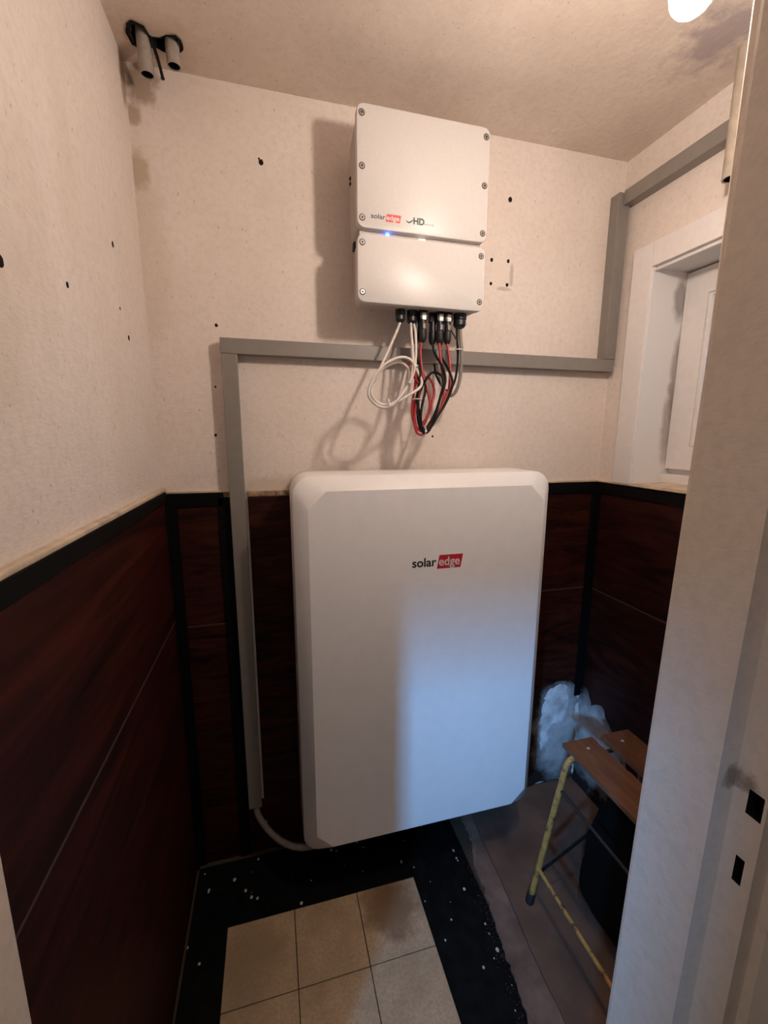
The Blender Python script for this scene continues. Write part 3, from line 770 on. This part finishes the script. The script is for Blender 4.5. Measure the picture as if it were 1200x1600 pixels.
# glands and plug connectors underneath
def gland(x, y, z, r, h, mat):
    bm = bmesh.new(); lathe(bm, (x, y, z), [(r * 1.08, 0.002), (r * 1.08, -h * 0.38), (r * 0.92, -h * 0.40), (r, -h * 0.45), (r, -h * 0.78), (r * 0.75, -h * 0.93), (r * 0.42, -h)], 'z', 14)
    return finish('cable_gland', bm, mat, inv, 30)
ZB = 1.8145
gland(0.686, -0.122, ZB, 0.0138, 0.034, M['black']); gland(0.721, -0.122, ZB, 0.0140, 0.036, M['black']); gland(0.8685, -0.125, ZB, 0.0185, 0.040, M['black'])
def plug(x, y):
    """solar plug: socket, latched body, tapering nut"""
    bm = bmesh.new()
    box(bm, (x - 0.0115, y - 0.009, ZB - 0.026), (x + 0.0115, y + 0.009, ZB + 0.002), 0.0015)
    lathe(bm, (x, y, ZB - 0.024), [(0.0095, 0), (0.0095, -0.026), (0.0112, -0.028), (0.0112, -0.050), (0.0085, -0.060), (0.005, -0.063)], 'z', 12)
    p = finish('plug', bm, M['black'], inv, 35)
    return p
for (x, y, silver) in ((0.738, -0.112, 0), (0.7515, -0.131, 1), (0.789, -0.112, 0), (0.804, -0.131, 1), (0.814, -0.111, 0), (0.8285, -0.131, 1)):
    p = plug(x, y)
    if silver:
        o = bx('silver_label', (x - 0.0055, y - 0.0107, ZB - 0.026), (x + 0.0065, y - 0.0092, ZB - 0.007), M['tag'], p, 0.0006)
        bx('silver_label', (x - 0.0035, y - 0.0122, ZB - 0.050), (x + 0.0045, y - 0.0105, ZB - 0.036), M['grey_cable'], p, 0.0003)

# ------------------------------------------------------------------ cables under the inverter
def cable(name, label, pts, r, mat, group=None, n=7, root=None):
    bm = bmesh.new(); tube(bm, spline(pts, n), r, 9)
    if root is None: return tag(finish(name, bm, mat, None, 60), label, 'cable', group)
    return finish(name, bm, mat, root, 60)
def tie(c, r, parent, mat=None, tilt=(0, 0, 1), knob=True):
    bm = bmesh.new(); c = Vector(c); d = Vector(tilt).normalized()
    u = d.orthogonal().normalized(); v = d.cross(u); R1 = []
    for h in (-0.0016, 0.0016):
        R1.append([bm.verts.new(c + d * h + (u * math.cos(2 * math.pi * k / 14) + v * math.sin(2 * math.pi * k / 14)) * r) for k in range(14)])
    for k in range(14): bm.faces.new((R1[0][k], R1[0][(k + 1) % 14], R1[1][(k + 1) % 14], R1[1][k]))
    bmesh.ops.solidify(bm, geom=bm.faces[:], thickness=0.001)
    if knob: box(bm, c + Vector((-0.003, -r - 0.004, -0.003)), c + Vector((0.003, -r + 0.001, 0.003)), 0.001)
    return finish('zip_tie', bm, mat or M['tie'], parent)
WC = [(0.686, -0.120, 1.782), (0.683, -0.125, 1.775), (0.671, -0.133, 1.75), (0.646, -0.142, 1.7), (0.618, -0.15, 1.644), (0.598, -0.165, 1.6), (0.589, -0.18, 1.58), (0.59, -0.195, 1.563), (0.604, -0.198, 1.551), (0.625, -0.202, 1.546), (0.65, -0.205, 1.555), (0.676, -0.197, 1.581), (0.697, -0.188, 1.618), (0.708, -0.178, 1.652), (0.711, -0.163, 1.703), (0.712, -0.147, 1.749), (0.7175, -0.125, 1.782)]
wc1 = cable('white_cable', 'white cable from the leftmost gland sweeping down round the coil to the second gland', WC, 0.0038, M['white_cable'])
W2 = [(0.727, -0.121, 1.782), (0.727, -0.138, 1.752), (0.727, -0.146, 1.702), (0.722, -0.158, 1.659), (0.728, -0.173, 1.633), (0.732, -0.186, 1.611), (0.722, -0.192, 1.593), (0.688, -0.199, 1.572), (0.65, -0.214, 1.553), (0.623, -0.214, 1.545), (0.597, -0.216, 1.549), (0.579, -0.217, 1.568), (0.578, -0.220, 1.591), (0.592, -0.220, 1.619), (0.617, -0.219, 1.643), (0.653, -0.217, 1.657), (0.675, -0.216, 1.648), (0.687, -0.210, 1.632),
      (0.684, -0.213, 1.606), (0.664, -0.222, 1.574), (0.630, -0.226, 1.541), (0.598, -0.2265, 1.539), (0.572, -0.228, 1.560), (0.569, -0.229, 1.583), (0.583, -0.230, 1.614), (0.611, -0.230, 1.646), (0.645, -0.230, 1.664), (0.672, -0.230, 1.666), (0.692, -0.229, 1.652), (0.694, -0.226, 1.630), (0.682, -0.225, 1.602)]
wc2 = cable('white_cable', 'coiled white cable in front, looped beneath the second gland and tied', W2, 0.0038, M['white_cable'])
tie((0.627, -0.210, 1.545), 0.017, wc1, tilt=(1, 0, 0.1)); tie((0.717, -0.162, 1.657), 0.012, wc1)
CB = {
    'red0': [(0.7515, -0.131, 1.765), (0.749, -0.131, 1.733), (0.745, -0.133, 1.705), (0.747, -0.14, 1.662), (0.753, -0.147, 1.618), (0.76, -0.153, 1.585), (0.765, -0.157, 1.556), (0.76, -0.162, 1.528), (0.748, -0.165, 1.504), (0.735, -0.163, 1.484), (0.723, -0.161, 1.489), (0.717, -0.16, 1.519), (0.718, -0.157, 1.551), (0.726, -0.154, 1.58), (0.742, -0.135, 1.608), (0.762, -0.125, 1.629), (0.779, -0.118, 1.633), (0.788, -0.116, 1.616), (0.785, -0.115, 1.586), (0.773, -0.117, 1.549), (0.763, -0.119, 1.52), (0.751, -0.12, 1.494)],
    'black0': [(0.738, -0.112, 1.765), (0.737, -0.118, 1.729), (0.733, -0.126, 1.697), (0.733, -0.13, 1.655), (0.727, -0.133, 1.61), (0.722, -0.137, 1.565), (0.724, -0.141, 1.523), (0.737, -0.146, 1.478), (0.753, -0.148, 1.472), (0.770, -0.147, 1.497), (0.782, -0.144, 1.534), (0.793, -0.138, 1.575), (0.800, -0.130, 1.609), (0.795, -0.122, 1.634), (0.777, -0.11, 1.643), (0.757, -0.107, 1.626), (0.742, -0.105, 1.594), (0.731, -0.107, 1.557), (0.737, -0.108, 1.516), (0.749, -0.105, 1.480)],
    'red1': [(0.804, -0.131, 1.765), (0.803, -0.132, 1.736), (0.803, -0.140, 1.704), (0.806, -0.150, 1.657), (0.808, -0.160, 1.615), (0.806, -0.168, 1.578), (0.798, -0.175, 1.545), (0.78, -0.179, 1.51), (0.758, -0.180, 1.482), (0.738, -0.180, 1.475), (0.718, -0.176, 1.493), (0.709, -0.172, 1.527), (0.712, -0.165, 1.569), (0.722, -0.15, 1.605), (0.735, -0.12, 1.64), (0.742, -0.06, 1.672), (0.743, -0.03, 1.6885)],
    'black1': [(0.789, -0.112, 1.765), (0.789, -0.116, 1.728), (0.795, -0.122, 1.7), (0.805, -0.126, 1.659), (0.805, -0.130, 1.617), (0.793, -0.133, 1.572), (0.779, -0.135, 1.529), (0.761, -0.136, 1.497), (0.742, -0.135, 1.474), (0.727, -0.132, 1.505), (0.725, -0.128, 1.552), (0.735, -0.12, 1.592), (0.752, -0.09, 1.64), (0.757, -0.05, 1.672), (0.757, -0.028, 1.6885)],
    'red2': [(0.8285, -0.131, 1.765), (0.827, -0.132, 1.738), (0.831, -0.136, 1.706), (0.834, -0.145, 1.665), (0.83, -0.155, 1.627), (0.822, -0.165, 1.594), (0.806, -0.178, 1.56), (0.786, -0.187, 1.525), (0.765, -0.190, 1.492), (0.746, -0.191, 1.468), (0.724, -0.190, 1.470), (0.714, -0.188, 1.509), (0.721, -0.183, 1.554), (0.731, -0.160, 1.60), (0.727, -0.11, 1.645), (0.727, -0.06, 1.674), (0.727, -0.03, 1.6885)],
    'black2': [(0.814, -0.111, 1.765), (0.813, -0.114, 1.73), (0.814, -0.118, 1.696), (0.822, -0.124, 1.655), (0.826, -0.132, 1.618), (0.822, -0.142, 1.588), (0.807, -0.152, 1.554), (0.785, -0.158, 1.52), (0.762, -0.155, 1.485), (0.744, -0.151, 1.470), (0.733, -0.150, 1.505), (0.736, -0.147, 1.546), (0.750, -0.138, 1.592), (0.765, -0.11, 1.64), (0.770, -0.06, 1.672), (0.772, -0.028, 1.6885)],
}
CL = {'red0': 'leftmost red cable, hanging from the single plug pair left of the gap', 'black0': 'leftmost thin black cable, behind the leftmost red one',
      'red1': 'middle red cable, from the left plug of the right-hand plug group', 'black1': 'middle thin black cable beside the middle red cable',
      'red2': 'rightmost red cable, bowing out next to the grey cable', 'black2': 'rightmost thin black cable between the two right-hand red cables'}
cobj = {}
for k, pts in CB.items():
    if k[0] == 'b': pts = [(x, y - 0.052 * max(0.0, min(1.0, (1.70 - z) / 0.07)) * (1 if i < len(pts) - 4 else 0.5 * (z < 1.62)), z) for i, (x, y, z) in enumerate(pts)]
    q = lambda z: max(0.0, min(1.0, (1.625 - z) / 0.05))
    pts = [(x, y + (-0.172 - y) * 0.72 * q(z), z) for x, y, z in pts]
    cobj[k] = cable(k[:-1] + '_cable', CL[k], pts, 0.0038, M['red_cable' if k[0] == 'r' else 'black_cable'], 'solar cables tied in a bundle')
tie((0.745, -0.174, 1.475), 0.0165, cobj['red2'], tilt=(1, 0, -0.1)); tie((0.722, -0.172, 1.565), 0.0165, cobj['red2'], knob=False)
gc = cable('grey_cable', 'thicker grey cable looping from the big right-hand gland back to the trunking',
           [(0.8715, -0.123, 1.785), (0.874, -0.125, 1.746), (0.877, -0.13, 1.7), (0.876, -0.13, 1.657), (0.872, -0.128, 1.62), (0.864, -0.122, 1.594), (0.853, -0.115, 1.583), (0.842, -0.102, 1.590), (0.838, -0.082, 1.615), (0.840, -0.05, 1.65), (0.842, -0.03, 1.6885)], 0.0052, M['grey_cable'])
cable('black_cable', 'black cable running down alongside the thicker grey cable from the right-hand gland',
      [(0.863, -0.117, 1.785), (0.866, -0.117, 1.747), (0.869, -0.119, 1.701), (0.868, -0.118, 1.66), (0.864, -0.114, 1.628), (0.857, -0.106, 1.606), (0.848, -0.098, 1.600), (0.842, -0.086, 1.606), (0.832, -0.068, 1.628), (0.829, -0.045, 1.655), (0.829, -0.028, 1.6885)], 0.0034, M['black_cable'])
cable('thin_wire', 'thin black wire bowing from the plugs to the tie on the grey cable', [(0.838, -0.108, 1.800), (0.843, -0.108, 1.788), (0.851, -0.112, 1.767), (0.857, -0.122, 1.751), (0.8645, -0.128, 1.732), (0.866, -0.130, 1.707), (0.865, -0.131, 1.690)], 0.0018, M['black_cable'])
tie((0.871, -0.124, 1.716), 0.0125, gc, knob=False)

# ------------------------------------------------------------------ battery
BX0, BX1, BZ0, BZ1, BD = 0.3607, 1.1491, 0.1746, 1.3561, -0.2514
bat = thing('home_battery', 'large white battery cabinet with a chamfered front hung on the wall below the inverter', 'battery', (0.755, 0.0, BZ0))
YO = BD + 0.0363; c0 = 0.0386
L = [rrect(BX0 + 0.006, BX1 - 0.006, BZ0 + 0.006, BZ1 - 0.006, 0.050, -0.075), rrect(BX0, BX1, BZ0, BZ1, 0.055, -0.080), rrect(BX0, BX1, BZ0, BZ1, 0.055, YO + 0.006),
     rrect(BX0 + 0.0012, BX1 - 0.0012, BZ0 + 0.0012, BZ1 - 0.0012, 0.054, YO + 0.001), rrect(BX0 + 0.004, BX1 - 0.004, BZ0 + 0.004, BZ1 - 0.004, 0.0525, YO - 0.0025),
     crect(BX0 + c0 - 0.002, BX1 - c0 + 0.002, BZ0 + c0 - 0.002, BZ1 - c0 + 0.002, 0.0495, BD + 0.0014),
     crect(BX0 + c0, BX1 - c0, BZ0 + c0, BZ1 - c0, 0.049, BD)]
cover = finish('front_cover', loft(bmesh.new(), L), M['battery'], bat, 24)
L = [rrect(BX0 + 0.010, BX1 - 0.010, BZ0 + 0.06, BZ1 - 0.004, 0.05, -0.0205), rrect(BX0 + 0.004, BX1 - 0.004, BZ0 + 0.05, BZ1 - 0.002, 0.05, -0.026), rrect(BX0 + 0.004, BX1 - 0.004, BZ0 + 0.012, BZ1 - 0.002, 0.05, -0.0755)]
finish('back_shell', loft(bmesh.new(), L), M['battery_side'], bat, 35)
bx('wall_bracket', (BX0 + 0.10, -0.0208, 1.12), (BX1 - 0.10, -0.0164, 1.24), M['dark_steel'], bat)
logo(cover, 0.6895, 1.0905, 0.0365, BD, M['red_print'], xs=1.02)
# grey flexible conduit from the trunking to the battery
bm = bmesh.new()
tube(bm, spline([(0.2115, -0.020, 0.215), (0.212, -0.021, 0.198), (0.216, -0.028, 0.170), (0.232, -0.043, 0.145), (0.259, -0.065, 0.119), (0.302, -0.087, 0.090), (0.354, -0.100, 0.072), (0.41, -0.105, 0.075), (0.452, -0.11, 0.108), (0.468, -0.11, 0.150), (0.470, -0.11, 0.188)], 8), 0.0105, 12)
fc = tag(finish('flexible_conduit', bm, M['conduit'], None, 60), 'grey flexible conduit curving from the trunking end to under the battery', 'conduit')
tie((0.236, -0.047, 0.142), 0.0118, fc, M['conduit'], (0.5, -0.4, -0.6), knob=False)
bx('tie_tail', (0.2445, -0.062, 0.140), (0.2475, -0.060, 0.172), M['conduit'], fc)

# ------------------------------------------------------------------ stool
st = thing('stool', 'low stool with brown slatted wooden seat and chipped yellow metal legs behind the door frame', 'stool', (1.30, -0.52, 0.007))
ZT = 0.5
def slat(x0, x1, notch, seed):
    y0, y1 = -0.79, -0.345
    left = [(x0, y) for y in (y0, y1)]
    ys = [y1 - (y1 - y0) * k / 40 for k in range(41)]
    right = [(x1 + (notch * max(0, noise.noise(Vector((y * 45, seed, 0)))) * (-1 if y > -0.47 else -0.25)), y) for y in ys]
    poly = [(x, y, ZT) for x, y in left + right]
    return finish('seat_slat', prism(bmesh.new(), poly, (0, 0, -0.014)), M['stool_wood'], st)
slat(1.172, 1.284, 0.030, 1.3); slat(1.316, 1.425, 0.0, 4.0)
bm = bmesh.new(); box(bm, (1.1725, -0.3445, ZT - 0.013), (1.285, -0.3435, ZT - 0.0008)); box(bm, (1.3125, -0.3445, ZT - 0.013), (1.4245, -0.3435, ZT - 0.0008)); finish('slat_edge', bm, M['stool_edge'], st)
legs = [((1.157, -0.392, 0.484), (1.042, -0.41)), ((1.157, -0.742, 0.484), (1.042, -0.775)), ((1.432, -0.392, 0.484), (1.486, -0.41)), ((1.432, -0.742, 0.484), (1.486, -0.775))]
def legpt(l, z):
    T_, F_ = Vector(l[0]), Vector((l[1][0], l[1][1], 0.0)); return F_ + (T_ - F_) * (z / 0.484)
for l in legs:
    bend = Vector((1.20 if l[0][0] < 1.3 else 1.39, l[0][1], 0.482))
    pts = [legpt(l, 0.02), legpt(l, 0.2), legpt(l, 0.40), legpt(l, 0.455), Vector(l[0]) + Vector((0.012 if l[0][0] < 1.3 else -0.012, 0, -0.004)), bend]
    bm = bmesh.new(); tube(bm, spline(pts, 6), 0.0095, 12); lg = finish('leg', bm, M['yellow'], st, 60)
    bm = bmesh.new(); p = legpt(l, 0.007); d = (legpt(l, 0.05) - p).normalized(); tube(bm, [p, p + d * 0.006, p + d * 0.030, p + d * 0.034], [0.0115, 0.0135, 0.0125, 0.0105], 12); finish('foot_cap', bm, M['rubber'], lg, 40)
def rung(i, j, z, mat, r=0.0062):
    bm = bmesh.new(); tube(bm, [legpt(legs[i], z), legpt(legs[j], z)], r, 10); finish('rung', bm, mat, st, 60)
rung(0, 1, 0.122, M['yellow']); rung(2, 3, 0.122, M['yellow']); 
rung(0, 1, 0.385, M['dark_steel'], 0.005); rung(2, 3, 0.385, M['dark_steel'], 0.005)
p, q = legpt(legs[0], 0.105), legpt(legs[2], 0.30)
bm = bmesh.new(); u = (q - p).normalized(); n1 = Vector((0, 0.0015, 0)); n2 = Vector((-u.z, 0, u.x)) * 0.008
loft(bm, [[c + n1 + n2, c - n1 + n2, c - n1 - n2, c + n1 - n2] for c in (p, q)]); finish('brace', bm, M['dark_steel'], st)
for y in (-0.392, -0.742):
    bm = bmesh.new(); tube(bm, [(1.185, y, 0.480), (1.41, y, 0.480)], 0.0058, 10); finish('seat_rail', bm, M['dark_steel'], st, 60)
for x, y in ((1.235, -0.385), (1.365, -0.385), (1.235, -0.75), (1.365, -0.75)):
    bm = bmesh.new(); lathe(bm, (x, y, ZT - 0.001), [(0.005, 0), (0.005, 0.0012), (0.003, 0.002)], 'z', 12); finish('rivet', bm, M['tag'], st)

# ------------------------------------------------------------------ black mass added to fill the black area under the stool
bm = bmesh.new(); bmesh.ops.create_cube(bm, size=1.0)
bmesh.ops.subdivide_edges(bm, edges=bm.edges[:], cuts=9, use_grid_fill=True)
for v in bm.verts:
    c = v.co * 2; n = c.normalized(); s_ = (abs(c.x) ** 4 + abs(c.y) ** 4 + abs(c.z) ** 4) ** 0.25
    p = c / s_ * max(abs(c.x), abs(c.y), abs(c.z)) if s_ else c
    t = (p.z + 1) / 2
    w = 1.0 - 0.25 * t + 0.05 * noise.noise(n * 2.5 + Vector((3, 1, 0))) + 0.03 * noise.noise(Vector((n.x * 9, n.y * 9, p.z * 2)))
    v.co = Vector((1.305 + p.x * 0.135 * w, -0.555 + p.y * 0.150 * w, 0.0075 + t * (0.415 + 0.02 * noise.noise(n * 4))))
tag(finish('black_mass', bm, M['black_mass'], None, 60), 'black lumpy mass added to fill the black area under the wooden stool seat', 'black_mass')
